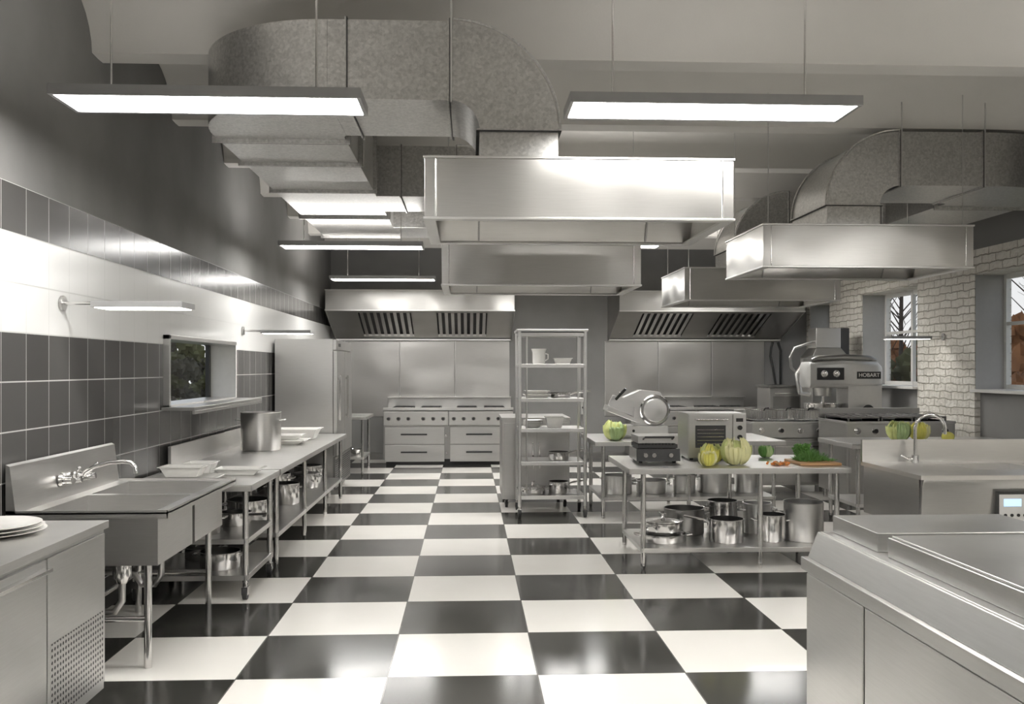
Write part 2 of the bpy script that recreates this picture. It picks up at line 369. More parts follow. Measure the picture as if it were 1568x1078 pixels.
backhood(2.44,5.5,[(2.85,3.7),(4.15,5.0)])

# ------------------------------------------------------------------ ducts
def flange_x(b,x,y0,y1,z0,z1,e=.014):
    for dx in (-.012,.0): b.box(x+dx,x+dx+(.010 if dx<0 else .004),y0-e,y1+e,z0-e,z1+e,GAL if dx<0 else DRK)
def flange_y(b,y,x0,x1,z0,z1,e=.03):
    b.box(x0-e,x1+e,y-.012,y-.001,z0-e,z1+e,GAL); b.box(x0-e,x1+e,y,y+.010,z0-e,z1+e,DRK)
def flange_z(b,z,x0,x1,y0,y1,e=.018):
    b.box(x0-e,x1+e,y0-e,y1+e,z-.006,z,DRK); b.box(x0-e,x1+e,y0-e,y1+e,z,z+.01,GAL)
ZT,ZB=3.57,3.12
def branch(b,xs,s_,xd,y0,y1,zh):
    cx=xd-.17*s_; cz=2.95
    out=[(cx+s_*.62*math.sin(math.radians(a)),cz+.62*math.cos(math.radians(a))) for a in range(0,91,6)]
    inn=[(cx+s_*.17*math.sin(math.radians(a)),cz+.17*math.cos(math.radians(a))) for a in range(90,-1,-10)]
    p=[(xs,ZT)]+out+[(cx+s_*.62,zh),(xd,zh)]+inn+[(xs,ZB)]
    b.prism(p,'y',y0,y1,GAL)
    q=[(cx+s_*.632*math.sin(math.radians(a)),cz+.632*math.cos(math.radians(a))) for a in range(0,91,6)]
    b.tube([(p_[0],y0-.004,p_[1]) for p_ in q],.008,GAL,6); b.tube([(p_[0],y1+.004,p_[1]) for p_ in q],.008,GAL,6)
    flange_x(b,cx,y0,y1,ZB,ZT); lo,hi=sorted((xd,cx+s_*.62)); flange_z(b,2.95,lo,hi,y0,y1)
b=B()
tp=[(-.8,5.3),(-.8,6.14),(-.82,6.18),(-.82,10.95),(-1.67,10.95),(-1.67,6.17)]+arc(-.8,6.17,.87,180,270,16)[1:-1]
b.prism(tp,'z',ZB,ZT,GAL)
branch(b,-.8,1,.06,5.3,6.14,2.795); flange_x(b,-.69,5.3,6.14,ZB,ZT)
branch(b,-.82,1,.06,8.3,9.1,2.705); flange_x(b,-.6,8.3,9.1,ZB,ZT)
b.box(-.82,.6,10.15,10.93,ZB,ZT,GAL)
for y in (6.26,6.96,8.02,9.42,10.8): flange_y(b,y,-1.67,-.82,ZB,ZT)
for x,y in ((-.1,5.27),(-.1,6.17),(-.69,6.17),(-1.7,7.0),(-.79,7.0),(-1.7,9.4),(-.79,9.4)): b.cyl((x,y,ZB-.02),(x,y,prof_z(y)-.001),.006,STM,seg=8)
b.finish('ventilation_duct',bevel=.004)
b=B()
tp=[(4.4,7.6)]+arc(4.4,8.47,.87,-90,0,16)[1:]+[(5.27,13),(4.42,13),(4.42,8.46),(4.4,8.42)]
b.prism(tp,'z',ZB,ZT,GAL)
branch(b,4.4,-1,3.42,7.6,8.42,2.775); flange_x(b,4.3,7.6,8.42,ZB,ZT)
branch(b,4.42,-1,3.42,10.3,11.1,2.705)
for y in (8.6,9.7,10.9,12.1): flange_y(b,y,4.42,5.27,ZB,ZT)
for x,y in ((3.59,7.57),(4.3,7.57),(4.39,9.7),(5.3,9.7),(5.3,8.6)): b.cyl((x,y,ZB-.02),(x,y,prof_z(y)-.001),.006,STM,seg=8)
b.finish('ventilation_duct',bevel=.004)

# ------------------------------------------------------------------ small wares
def pot(x,y,z,r,h,m=ALU,loops=True,lid=False,handle=None,name='stock_pot'):
    b=B(); t=.004
    b.lathe(x,y,[(r*.96,z+.001),(r,z+.012),(r,z+h-.006),(r+.006,z+h),(r-t,z+h),(r-t,z+.016),(r*.9,z+.008)],m,32)
    if loops:
        for s_ in (1,-1):
            zz=z+h*.78; b.tube([(x+s_*(r-.002),y-.05,zz),(x+s_*(r+.04),y-.045,zz+.006),(x+s_*(r+.045),y,zz+.006),(x+s_*(r+.04),y+.045,zz+.006),(x+s_*(r-.002),y+.05,zz)],.006,m,8)
    if lid:
        b.lathe(x,y,[(r+.008,z+h+.002),(r+.008,z+h+.01),(r*.6,z+h+.022),(.02,z+h+.028),(.012,z+h+.05),(.022,z+h+.06),(.004,z+h+.064)],m,32)
    if handle is not None:
        a=handle; c_,s_=math.cos(a),math.sin(a); zz=z+h*.8
        b.tube([(x+c_*r*.98,y+s_*r*.98,zz-.01),(x+c_*(r+.05),y+s_*(r+.05),zz+.01),(x+c_*(r+.22),y+s_*(r+.22),zz+.03)],.010,m,8)
    return b.finish(name)
def plates(x,y,z,r,n):
    b=B()
    for k in range(n):
        zz=z+.001+k*.012
        b.lathe(x,y,[(r*.55,zz),(r*.6,zz+.004),(r,zz+.018),(r,zz+.022),(r*.6,zz+.009),(r*.5,zz+.007)],WHT,28)
    b.finish('plate_stack')
def dish(x,y,z,w,d,h,name='serving_dish'):
    b=B()
    def R(f,zz,i=0): return [(x-w/2*f+i,y-d/2*f+i,zz),(x+w/2*f-i,y-d/2*f+i,zz),(x+w/2*f-i,y+d/2*f-i,zz),(x-w/2*f+i,y+d/2*f-i,zz)]
    b.loft([R(.72,z+.001),R(.95,z+h-.008),R(1.06,z+h-.006),R(1.06,z+h),R(.94,z+h),R(.72,z+.01)],WHT)
    b.finish(name,bevel=.006)
def bowl(x,y,z,r,h,m=CHR):
    b=B(); b.lathe(x,y,[(r*.45,z+.001),(r*.8,z+h*.4),(r,z+h),(r*1.05,z+h),(r*.97,z+h-.006),(r*.75,z+h*.42),(r*.4,z+.01)],m,28); b.finish('mixing_bowl')
def caster(b,x,y,h=.12):
    b.cyl((x,y,h-.03),(x,y,h),.018,CHR,seg=10); b.box(x-.022,x-.018,y-.03,y+.03,.035,h-.03,CHR); b.box(x+.018,x+.022,y-.03,y+.03,.035,h-.03,CHR); b.box(x-.022,x+.022,y-.03,y+.03,h-.034,h-.028,CHR)
    b.cyl((x-.015,y,.046),(x+.015,y,.046),.045,RUB,seg=20)
def table(name,x0,x1,y0,y1,z,xs,ys,shelf=(.3,),cast=False,splash=None,mat=STT):
    b=B(); b.box(x0,x1,y0,y1,z-.008,z,mat)
    for (a,c,d,e) in ((x0,x1,y0,y0+.006),(x0,x1,y1-.006,y1),(x0,x0+.006,y0,y1),(x1-.006,x1,y0,y1)): b.box(a,c,d,e,z-.045,z-.008,mat)
    for x in xs:
        for y in ys:
            b.cyl((x,y,.12 if cast else .03),(x,y,z-.01),.021,CHR,seg=14)
            if cast: caster(b,x,y)
            else: b.cyl((x,y,0.0),(x,y,.05),.014,CHR,.022,seg=12)
    for sz in shelf:
        b.box(min(xs)-.015,max(xs)+.015,min(ys)-.015,max(ys)+.015,sz-.006,sz,mat); 
        b.box(min(xs)-.015,max(xs)+.015,min(ys)-.02,min(ys)-.014,sz-.035,sz,mat)
        b.box(max(xs)+.014,max(xs)+.02,min(ys)-.015,max(ys)+.015,sz-.035,sz,mat); b.box(min(xs)-.02,min(xs)-.014,min(ys)-.015,max(ys)+.015,sz-.035,sz,mat)
    if splash: b.box(*splash,mat)
    return b.finish(name,bevel=.002)

# ------------------------------------------------------------------ LEFT SIDE
b=B(); x0,x1,y0,y1=-2.38,-1.73,2.3,4.5
b.box(x0,x1,y0,y1,.08,.84,STM); b.box(x0,x1+.02,y0,y1+.01,.84,.875,STT); b.box(x0+.05,x1-.05,y0+.05,y1-.05,0,.08,DRK)
b.box(x1,x1+.018,2.32,3.86,.12,.82,STM); b.box(x1,x1+.012,3.885,4.48,.12,.82,STM); b.box(x1+.012,x1+.015,3.91,4.46,.14,.46,PRF)
b.box(x1+.018,x1+.05,3.2,3.85,.775,.79,CHR)
b.finish('undercounter_refrigerator',bevel=.003)
b=B(); x,y,z,r=-2.08,4.15,.875,.22
for k in range(3):
    zz=z+.001+k*.014; rr_=r-.01*k
    b.lathe(x,y,[(rr_*.6,zz),(rr_,zz+.016),(rr_*1.02,zz+.02),(rr_*.9,zz+.016),(rr_*.55,zz+.006)],WHT,32)
b.finish('plate_stack')
# sink
b=B(); x0,x1,y0,y1=-2.38,-1.56,4.90,6.32; zt=.85
holes=[(-2.24,-1.64,4.98,5.58),(-2.24,-1.64,5.64,6.24)]
b.deck(x0,x1,y0,y1,zt-.008,zt,holes,STT)
for h_ in holes: b.basin(*h_,zt-.004,.56,STT)
for (a,c,d,e) in ((x0,x1,y0,y0+.006),(x0,x1,y1-.006,y1),(x1-.006,x1,y0,y1)): b.box(a,c,d,e,zt-.03,zt+.012,STT)
b.prism([(x0,zt),(x0+.05,zt),(x0+.02,zt+.24),(x0,zt+.25)],'y',y0,y1,STT)
for x in (-1.71,-2.16):
    for y in (5.05,6.2): b.cyl((x,y,0),(x,y,.56),.02,CHR,seg=14)
b.cyl((-2.16,5.05,.26),(-1.71,5.05,.26),.016,CHR,seg=10); b.cyl((-2.16,6.2,.26),(-1.71,6.2,.26),.016,CHR,seg=10); b.cyl((-2.16,5.05,.26),(-2.16,6.2,.26),.016,CHR,seg=10)
for y in (5.28,5.94):
    b.cyl((-1.93,y,.5),(-1.93,y,.56),.055,CHR); b.lathe(-1.93,y,[(.03,.40),(.05,.44),(.05,.5)],CHR,16)
    b.tube([(-1.93,y,.42),(-1.93,y,.3),(-1.97,y,.24),(-2.05,y,.24),(-2.09,y,.3),(-2.2,y,.32),(-2.37,y,.32)],.02,ST)
    b.lathe(-1.93,y,[(.03,.567),(.04,.572)],DRK,16)
b.finish('double_bowl_sink')
b=B(); y=5.55; 
for yy in (5.45,5.65):
    b.cyl((-2.315,yy,.955),(-2.27,yy,.955),.026,CHR); b.tube([(-2.28,yy,.955),(-2.24,yy,.955),(-2.22,yy,.96)],.018,CHR); b.tube([(-2.25,yy,.955),(-2.245,yy,1.0),(-2.22,yy+.03*(1 if yy>5.55 else -1),1.03)],.008,CHR)
    b.cyl((-2.335,yy,.955),(-2.315,yy,.955),.04,CHR)
b.cyl((-2.26,5.43,.955),(-2.26,5.67,.955),.018,CHR)
b.tube([(-2.26,y,.955),(-2.24,y,.99),(-2.19,y,1.02),(-2.1,y,1.045),(-2.02,y,1.05),(-1.98,y,1.045),(-1.955,y,1.02),(-1.95,y,.98)],.013,CHR,12)
b.finish('sink_faucet')
table('work_table',-2.36,-1.48,6.42,7.36,.80,(-2.28,-1.54),(6.5,7.28),(.42,.17),cast=True)
table('work_table',-2.36,-1.48,7.42,11.36,.80,(-2.28,-1.54),(7.52,8.8,10.05,11.25),(.28,),splash=(-2.36,-2.335,7.42,11.36,.80,.98))
dish(-2.02,6.75,.80,.46,.34,.025); dish(-2.03,6.74,.826,.3,.2,.075); dish(-1.72,7.08,.80,.34,.22,.05); dish(-2.02,7.12,.80,.22,.2,.09)
pot(-2.02,9.15,.80,.19,.37)
dish(-1.95,9.85,.80,.5,.34,.05); dish(-1.93,9.86,.851,.38,.26,.05); dish(-1.9,10.55,.80,.46,.36,.12)
for (x,y,z,r,h,hd) in ((-1.9,6.72,.42,.13,.14,None),(-1.75,7.08,.42,.11,.1,-.6),(-2.1,7.08,.42,.1,.16,None),(-1.78,6.76,.17,.14,.12,None),(-2.0,7.1,.17,.13,.09,None)): pot(x,y,z,r,h,CHR,hd is None,False,hd,'saucepan')
for (x,y,r,h,l) in ((-1.85,7.9,.17,.22,False),(-1.95,8.4,.16,.16,True),(-1.8,9.15,.15,.2,False),(-2.0,9.65,.17,.24,False),(-1.8,10.4,.14,.15,True),(-1.85,10.8,.16,.2,False)): pot(x,y,.28,r,h,CHR,True,l)
# tall fridge
b=B(); x0,x1,y0,y1=-2.36,-1.66,11.45,12.9
b.box(x0,x1,y0,y1,.1,1.95,ST)
for x in (x0+.06,x1-.06):
    for y in (y0+.06,y1-.06): b.cyl((x,y,0),(x,y,.1),.025,CHR)
for (a,c) in ((y0+.01,y0+.71),(y0+.735,y1-.01)):
    b.box(x1+.006,x1+.05,a,c,.52,1.80,ST); b.box(x1,x1+.006,a,c,.52,1.8,BLK); b.box(x1+.065,x1+.09,a+.06,a+.09,.95,1.5,CHR)
    b.box(x1+.05,x1+.07,a+.06,a+.09,.97,1.0,CHR); b.box(x1+.05,x1+.07,a+.06,a+.09,1.45,1.48,CHR)
b.box(x1+.001,x1+.04,y0+.01,y1-.01,1.82,1.94,ST); b.box(x1+.04,x1+.043,y0+.2,y0+.4,1.86,1.9,BLK)
b.box(x1+.001,x1+.03,y0+.01,y1-.01,.12,.5,STD)
for k in range(12): b.box(x1+.03,x1+.034,y0+.05,y1-.05,.16+k*.027,.172+k*.027,BLK)
b.finish('upright_refrigerator',bevel=.004)
table('work_table',-2.3,-1.5,13.75,14.75,.88,(-2.22,-1.57),(13.83,14.67),(.28,))
pot(-2.05,14.0,.28,.13,.16); pot(-2.05,14.45,.28,.12,.12); bowl(-1.72,14.3,.28,.11,.08)
# ------------------------------------------------------------------ ranges
def crange(x0,x1):
    b=B(); yf,yb=15.3,YB-.04; n=2; w=(x1-x0)/n
    b.box(x0,x1,yf+.02,yb,.1,.9,STD); b.box(x0+.04,x1-.04,yf+.08,yb-.04,.0,.1,DRK)
    b.box(x0,x1,yf-.035,yf+.03,.90,.945,STT)
    for k in range(n):
        a=x0+w*k+.008; c=x0+w*(k+1)-.008
        b.prism([(yf-.02,.66),(yf+.02,.64),(yf+.02,.9),(yf-.0,.9),(yf-.03,.88)],'x',a,c,STM)
        for i in range(6):
            xx=a+.12+(c-a-.24)*(i+(.25 if i>2 else -.25))/5.0
            b.cyl((xx,yf-.055,.765),(xx,yf-.024,.765),.024,BLK,seg=14); b.cyl((xx,yf-.026,.765),(xx,yf-.022,.765),.036,CHR,seg=14)
        for (z0,z1) in ((.35,.62),(.06,.33)):
            b.box(a+.02,c-.06,yf-.005,yf+.02,z0,z1,ST); b.box(a+.28,c-.34,yf-.045,yf-.03,z1-.125,z1-.1,BLK)
            for xx in (a+.3,c-.37): b.box(xx,xx+.015,yf-.03,yf-.005,z1-.12,z1-.105,BLK)
        for zz in (.2,.48): b.cyl((c-.03,yf-.03,zz),(c-.03,yf+.02,zz),.02,CHR,seg=12)
        for i in range(2):
            for j in range(2):
                cx=a+(c-a)*(.28+.44*i); cy=yf+.26+.38*j
                b.lathe(cx,cy,[(.06,.9),(.06,.92),(.03,.925)],DRK,16)
                for q in range(4):
                    an=q*pi/2+pi/4; b.cyl((cx+.04*math.cos(an),cy+.04*math.sin(an),.935),(cx+.19*math.cos(an),cy+.19*math.sin(an),.935),.008,DRK,seg=6)
                for (p,q_,r_,s_) in ((-.17,.17,-.17,-.155),(-.17,.17,.155,.17),(-.17,-.155,-.17,.17),(.155,.17,-.17,.17)): b.box(cx+p,cx+q_,cy+r_,cy+s_,.9,.942,DRK)
    b.box(x0,x1,yb-.05,yb,.9,1.08,STT); b.box(x0,x1,yb-.16,yb,1.08,1.095,STT)
    b.finish('cooking_range',bevel=.003)
crange(-1.40,.73); crange(2.75,4.85)
b=B(); b.box(1.94,2.06,YB-.05,YB-.001,.78,1.2,ENA); b.box(1.96,2.04,YB-.06,YB-.05,1.02,1.15,STD); b.cyl((2.0,YB-.07,.9),(2.0,YB-.05,.9),.02,BLK); b.finish('electrical_switch_box',bevel=.004)
b=B(); b.box(.38,1.15,10.6,11.5,.10,1.0,ST); b.box(.37,1.16,10.59,11.51,1.0,1.03,ST); 
for x in (.43,1.1):
    for y in (10.66,11.44): caster(b,x,y,.10)
b.box(.40,.755,10.585,10.6,.13,.97,ST); b.box(.775,1.13,10.585,10.6,.13,.97,ST); b.box(.72,.735,10.555,10.585,.45,.75,CHR); b.box(.795,.81,10.555,10.585,.45,.75,CHR)
b.finish('storage_cabinet',bevel=.003)
b=B(); x0,x1,y0,y1=.54,1.24,9.9,10.45
for x in (x0,x1):
    for y in (y0,y1):
        b.cyl((x,y,.12),(x,y,1.99),.02,ALU,seg=14); caster(b,x,y)
for x in (x0+.075,x1-.075):
    b.cyl((x,y0,.2),(x,y0,1.96),.010,ALU,seg=8)
sh=[.23,.593,.947,1.27,1.635,1.97]
for z in sh:
    b.box(x0,x1,y0,y1,z-.006,z,STT)
    b.box(x0,x1,y0-.012,y0-.006,z-.035,z+.004,ALU); b.box(x0,x1,y1+.006,y1+.012,z-.03,z+.004,ST); b.box(x0-.006,x0,y0,y1,z-.03,z,ST); b.box(x1,x1+.006,y0,y1,z-.03,z,ST)
b.box(x0-.03,x1+.03,y0-.03,y1+.03,1.985,2.01,ALU)
b.finish('wheeled_shelving_rack',bevel=.002)
def jug(x,y,z):
    b=B(); b.lathe(x,y,[(.06,z+.001),(.07,z+.02),(.072,z+.13),(.085,z+.17),(.078,z+.165),(.064,z+.13),(.06,z+.02)],WHT,24); b.tube([(x+.068,y,z+.12),(x+.1,y,z+.11),(x+.1,y,z+.06),(x+.066,y,z+.04)],.007,WHT); b.finish('ceramic_jug')
jug(.76,10.1,1.635); dish(1.02,10.12,1.635,.2,.16,.07)
dish(.74,10.15,1.27,.28,.26,.04); dish(.74,10.15,1.311,.26,.24,.04); pot(1.0,10.15,1.27,.11,.06,CHR,False,False,-.1,'frying_pan')
plates(.70,10.15,.947,.11,6); dish(.93,10.12,.947,.2,.2,.12)
pot(.98,10.15,.593,.11,.09,CHR,False,False,.4,'saucepan')
pot(.70,10.15,.23,.13,.07,CHR,True,True); pot(.98,10.15,.23,.11,.13,CHR,False,False,.2,'saucepan')

# ------------------------------------------------------------------ ISLAND
table('island_work_table',1.25,3.02,7.22,8.32,.81,(1.38,2.32,2.94),(7.32,8.2),(.17,))
table('work_table',1.30,3.3,9.55,10.75,.835,(1.4,2.3,3.2),(9.65,10.65),(.25,))
pot(1.60,7.62,.17,.19,.07,CHR,True,False,None,'roasting_pan'); pot(1.60,7.62,.245,.16,.09,CHR,False,True,-2.2,'saucepan')
pot(1.86,7.98,.17,.17,.22,STD,True); pot(2.12,7.58,.17,.14,.19,CHR,False,False,2.6,'saucepan'); pot(2.2,8.0,.17,.13,.28,CHR,True)
pot(2.50,7.6,.17,.115,.22,CHR,True); pot(2.78,7.62,.17,.16,.32,ALU,False); pot(2.5,7.98,.17,.12,.26)
for (x,y,r,h) in ((1.6,9.95,.15,.2),(1.97,10.0,.16,.14),(2.32,9.95,.12,.2),(2.65,10.0,.17,.3),(3.02,10,.13,.3)): pot(x,y,.25,r,h)
# contact grill
b=B(); x0,x1,y0,z=1.38,1.74,7.62,.81
b.box(x0,x1,y0,y0+.34,z+.02,z+.12,STM); b.prism([(y0-.03,z+.02),(y0,z+.02),(y0,z+.12),(y0-.01,z+.12)],'x',x0,x1,BLK)
for x in (x0+.04,x1-.04):
    for y in (y0+.03,y0+.3): b.cyl((x,y,z),(x,y,z+.02),.015,RUB,seg=10)
b.box(x0+.015,x1-.015,y0+.01,y0+.33,z+.125,z+.155,DRK); b.box(x0+.015,x1-.015,y0+.01,y0+.33,z+.165,z+.225,STM)
for k in range(11): b.box(x0+.03+k*.028,x0+.042+k*.028,y0+.0,y0+.33,z+.153,z+.165,DRK)
b.box(x0+.03,x0+.06,y0+.31,y0+.36,z+.1,z+.2,STM); b.box(x1-.06,x1-.03,y0+.31,y0+.36,z+.1,z+.2,STM)
b.tube([(x0+.06,y0+.01,z+.2),(x0+.06,y0-.06,z+.22),(x1-.06,y0-.06,z+.22),(x1-.06,y0+.01,z+.2)],.009,BLK)
for x in (x0+.07,x0+.14,x1-.08): b.cyl((x,y0-.045,z+.07),(x,y0-.015,z+.07),.018,CHR,seg=14)
b.finish('contact_grill',bevel=.003)
# microwave
b=B(); x0,x1,y0,y1,z=1.86,2.36,7.82,8.22,.81
b.box(x0,x1,y0+.02,y1,z+.02,z+.40,STM)
for x in (x0+.04,x1-.04):
    for y in (y0+.06,y1-.04): b.cyl((x,y,z),(x,y,z+.02),.015,RUB,seg=10)
b.box(x0+.004,x0+.375,y0,y0+.02,z+.03,z+.39,STM); b.box(x0+.06,x0+.32,y0-.004,y0,z+.11,z+.30,DRK); b.box(x0+.385,x1-.004,y0,y0+.02,z+.03,z+.39,STM)
for k in range(5): b.box(x0+.075,x0+.305,y0-.008,y0-.004,z+.14+k*.03,z+.145+k*.03,CHR)
b.tube([(x0+.06,y0-.0,z+.35),(x0+.06,y0-.035,z+.35),(x0+.33,y0-.035,z+.35),(x0+.33,y0,z+.35)],.008,CHR)
b.cyl((x1-.06,y0-.02,z+.28),(x1-.06,y0,z+.28),.02,BLK); b.cyl((x1-.06,y0-.02,z+.2),(x1-.06,y0,z+.2),.02,BLK); b.box(x1-.09,x1-.03,y0-.003,y0,z+.33,z+.36,BLK)
b.finish('microwave_oven',bevel=.006)
# slicer
b=B(); x0,z=1.48,.836; y=10.05
b.box(x0+.1,x0+.68,y-.05,y+.4,z+.03,z+.13,STM)
for xx in (x0+.14,x0+.64):
    for yy in (y-.02,y+.36): b.cyl((xx,yy,z),(xx,yy,z+.03),.018,RUB,seg=10)
b.prism([(x0+.32,z+.13),(x0+.66,z+.13),(x0+.70,z+.36),(x0+.62,z+.50),(x0+.40,z+.52),(x0+.22,z+.44),(x0+.2,z+.38),(x0+.34,z+.32)],'y',y+.1,y+.26,ALU)
b.lathe(x0+.55,y+.02,[(.155,0),(.17,.012),(.165,.03),(.1,.05)],CHR,36,axis='y',cz=z+.30); b.lathe(x0+.55,y-.012,[(.02,0),(.125,.006),(.13,.03)],ALU,32,axis='y',cz=z+.30)
b.prism([(x0-.0,z+.30),(x0+.36,z+.16),(x0+.37,z+.19),(x0+.02,z+.36)],'y',y-.12,y+.2,ALU)
b.prism([(x0+.02,z+.34),(x0+.3,z+.24),(x0+.32,z+.4),(x0+.08,z+.47)],'y',y+.0,y+.02,ALU)
b.cyl((x0+.1,y-.08,z+.42),(x0+.2,y-.14,z+.54),.016,BLK); b.cyl((x0+.16,y+.01,z+.3),(x0+.16,y+.01,z+.5),.01,CHR)
b.cyl((x0+.12,y-.05,z+.08),(x0+.12,y-.09,z+.08),.035,BLK); b.cyl((x0+.3,y-.05,z+.08),(x0+.3,y-.06,z+.08),.015,BLK)
b.finish('meat_slicer',bevel=.01)
# vegetables
def lettuce(x,y,z,r,m1,m2,name='lettuce'):
    b=B(); ph=random.uniform(0,6)
    b.sphere((x,y,z+r*.93),r*.80,m1,seg=28,rg=14,fn=lambda a,t:1+.05*math.sin(6*a+ph)+.03*math.sin(9*t+4*a))
    for k in range(11):
        a0=2*pi*k/11+ph; rr_=r*(.90+.14*(k%2))
        n=12;w=.62
        top=random.uniform(.4,1.2)
        g=[]
        for j in range(9):
            th=-1.15+ (1.15+top)*j/8; row=[]
            for i in range(n+1):
                a=a0+w*(i/n-.5)*2*math.cos(th*.7); q=rr_*(1+.10*math.sin(i*2.1+k)*(j/8)**1.5+.16*(j/8)**4)
                row.append(b.bm.verts.new((x+q*math.cos(th)*math.cos(a),y+q*math.cos(th)*math.sin(a),max(z+.004,z+r*.88+q*.92*math.sin(th)+.08*r*math.sin(i*1.7+k)*(j/8)))))
            g.append(row)
        for j in range(8):
            for i in range(n): b.face([g[j][i],g[j][i+1],g[j+1][i+1],g[j+1][i]],m2 if k%3 else m1)
    o=b.finish(name); sm=o.modifiers.new('thick','SOLIDIFY'); sm.thickness=.002
lettuce(1.91,7.37,.811,.068,YEL,YL2); lettuce(2.17,7.48,.811,.112,LET,YEL); lettuce(2.0,7.60,.811,.085,LET,YL2)
lettuce(1.53,9.72,.836,.11,LET2,LET,'cabbage')
lettuce(2.60,8.05,.811,.06,LET2,HRB,'broccoli')
b=B()
for k in range(22):
    x=2.50+random.uniform(-.09,.09); y=7.42+random.uniform(-.05,.07); a=random.uniform(0,pi); L=.016
    b.cyl((x-L*math.cos(a),y-L*math.sin(a),.822),(x+L*math.cos(a),y+L*math.sin(a),.822+random.uniform(0,.015)),.010,CAR if k%3 else WOOD,.006,8)
b.finish('chopped_carrots')
b=B(); b.box(2.66,3.0,7.36,7.75,.811,.833,WOOD); b.finish('cutting_board',bevel=.006)
b=B()
for k in range(520):
    x=2.83+random.gauss(0,.075); y=7.56+random.gauss(0,.045); x=min(max(x,2.70),2.98); y=min(max(y,7.43),7.72); h=max(.01,.09*(1-abs(x-2.83)/.2))*random.uniform(.3,1.1); a=random.uniform(0,2*pi); l=random.uniform(.02,.05)
    p1=Vector((x+l*math.cos(a),y+l*math.sin(a),.837+h)); b.cyl((x-l*.3*math.cos(a),y,.837),p1,.003,HRB,.001,4)
b.finish('dill_bunch')
b=B()
for k in range(160):
    a=random.uniform(0,2*pi); l=random.uniform(.03,.07); x=2.9+random.gauss(0,.015); y=7.98+random.gauss(0,.02)
    b.cyl((x,y,.815),(x+l*math.cos(a),y+l*math.sin(a),.83+random.uniform(.02,.11)),.004,HRB,.008,4)
b.finish('parsley_bunch')

# ------------------------------------------------------------------ right cooking equipment
def stove(name,x0,x1,yf,yb,zt,nk,grates=True):
    b=B(); b.box(x0,x1,yf,yb,.12,zt,ST); b.box(x0-.01,x1+.01,yf-.03,yb,zt-.03,zt,STT)
    b.prism([(yf-.03,zt-.2),(yf,zt-.22),(yf,zt-.03),(yf-.03,zt-.03)],'x',x0,x1,STM)
    for x in (x0+.06,x1-.06):
        for y in (yf+.06,yb-.06): b.cyl((x,y,0),(x,y,.12),.025,CHR,seg=12)
    for i in range(nk):
        xx=x0+.12+(x1-x0-.24)*i/(nk-1); b.cyl((xx,yf-.065,zt-.11),(xx,yf-.03,zt-.11),.026,BLK if i%2 else CHR,seg=14); b.cyl((xx,yf-.034,zt-.11),(xx,yf-.028,zt-.11),.04,CHR,seg=14)
    m=(x0+x1)/2
    for (a,c) in ((x0+.03,m-.01),(m+.01,x1-.03)): b.box(a,c,yf-.015,yf,.16,zt-.25,ST); b.box(a+.08,c-.08,yf-.045,yf-.03,zt-.32,zt-.3,CHR); b.box(a+.09,a+.1,yf-.03,yf-.015,zt-.32,zt-.3,CHR); b.box(c-.1,c-.09,yf-.03,yf-.015,zt-.32,zt-.3,CHR)
    if grates:
        n=3
        for i in range(n):
            a=x0+.04+(x1-x0-.08)*i/n; c=x0+.04+(x1-x0-.08)*(i+1)/n-.02
            for yy in (yf+.05,(yf+yb)/2-.05,(yf+yb)/2+.05,yb-.12): b.box(a,c,yy,yy+.018,zt+.03,zt+.055,STD)
            for q in range(5): xx=a+(c-a-.015)*q/4; b.box(xx,xx+.014,yf+.05,yb-.1,zt+.03,zt+.05,STD)
            for xx in (a,c-.02): 
                for yy in (yf+.05,yb-.12): b.box(xx,xx+.02,yy,yy+.02,zt,zt+.03,STD)
            for yy in (yf+.25,yb-.3): b.lathe((a+c)/2,yy,[(.06,zt),(.06,zt+.018),(.02,zt+.022)],DRK,14)
    b.box(x0,x1,yb-.03,yb,zt,zt+.12,STT)
    return b.finish(name,bevel=.003)
stove('deep_fryer',3.55,4.78,11.55,12.35,.92,5,False)
b=B()
for i in range(4):
    x0=3.62+i*.285; x1=x0+.24; y0,y1=11.65,12.1; z0,z1=.925,1.06
    for zz in (z0,z1): 
        b.tube([(x0,y0,zz),(x1,y0,zz),(x1,y1,zz),(x0,y1,zz),(x0,y0,zz)],.005,CHR,6)
    for k in range(9): xx=x0+(x1-x0)*k/8; b.cyl((xx,y0,z0),(xx,y0,z1),.0025,CHR,seg=5); b.cyl((xx,y1,z0),(xx,y1,z1),.0025,CHR,seg=5); b.cyl((xx,y0,z0),(xx,y1,z0),.0025,CHR,seg=5)
    for k in range(10): yy=y0+(y1-y0)*k/9; b.cyl((x0,yy,z0),(x0,yy,z1),.0025,CHR,seg=5); b.cyl((x1,yy,z0),(x1,yy,z1),.0025,CHR,seg=5)
    xm=(x0+x1)/2; b.tube([(xm,y0,z1),(xm,y0-.06,z1+.03),(xm,y0-.17,z1+.035)],.009,BLK,8)
b.finish('fryer_baskets')
stove('gas_stove',4.35,5.62,10.55,11.4,.98,6)
table('work_table',3.75,5.6,8.95,9.85,.85,(3.85,5.5),(9.05,9.75),(.25,))
lettuce(4.38,9.3,.851,.11,LET2,LET,'savoy_cabbage'); lettuce(4.64,9.4,.851,.10,YEL,YL2,'yellow_lettuce')
b=B(); b.sphere((4.84,9.2,.902),.05,YL2,(1.3,1,1)); b.finish('yellow_melon')
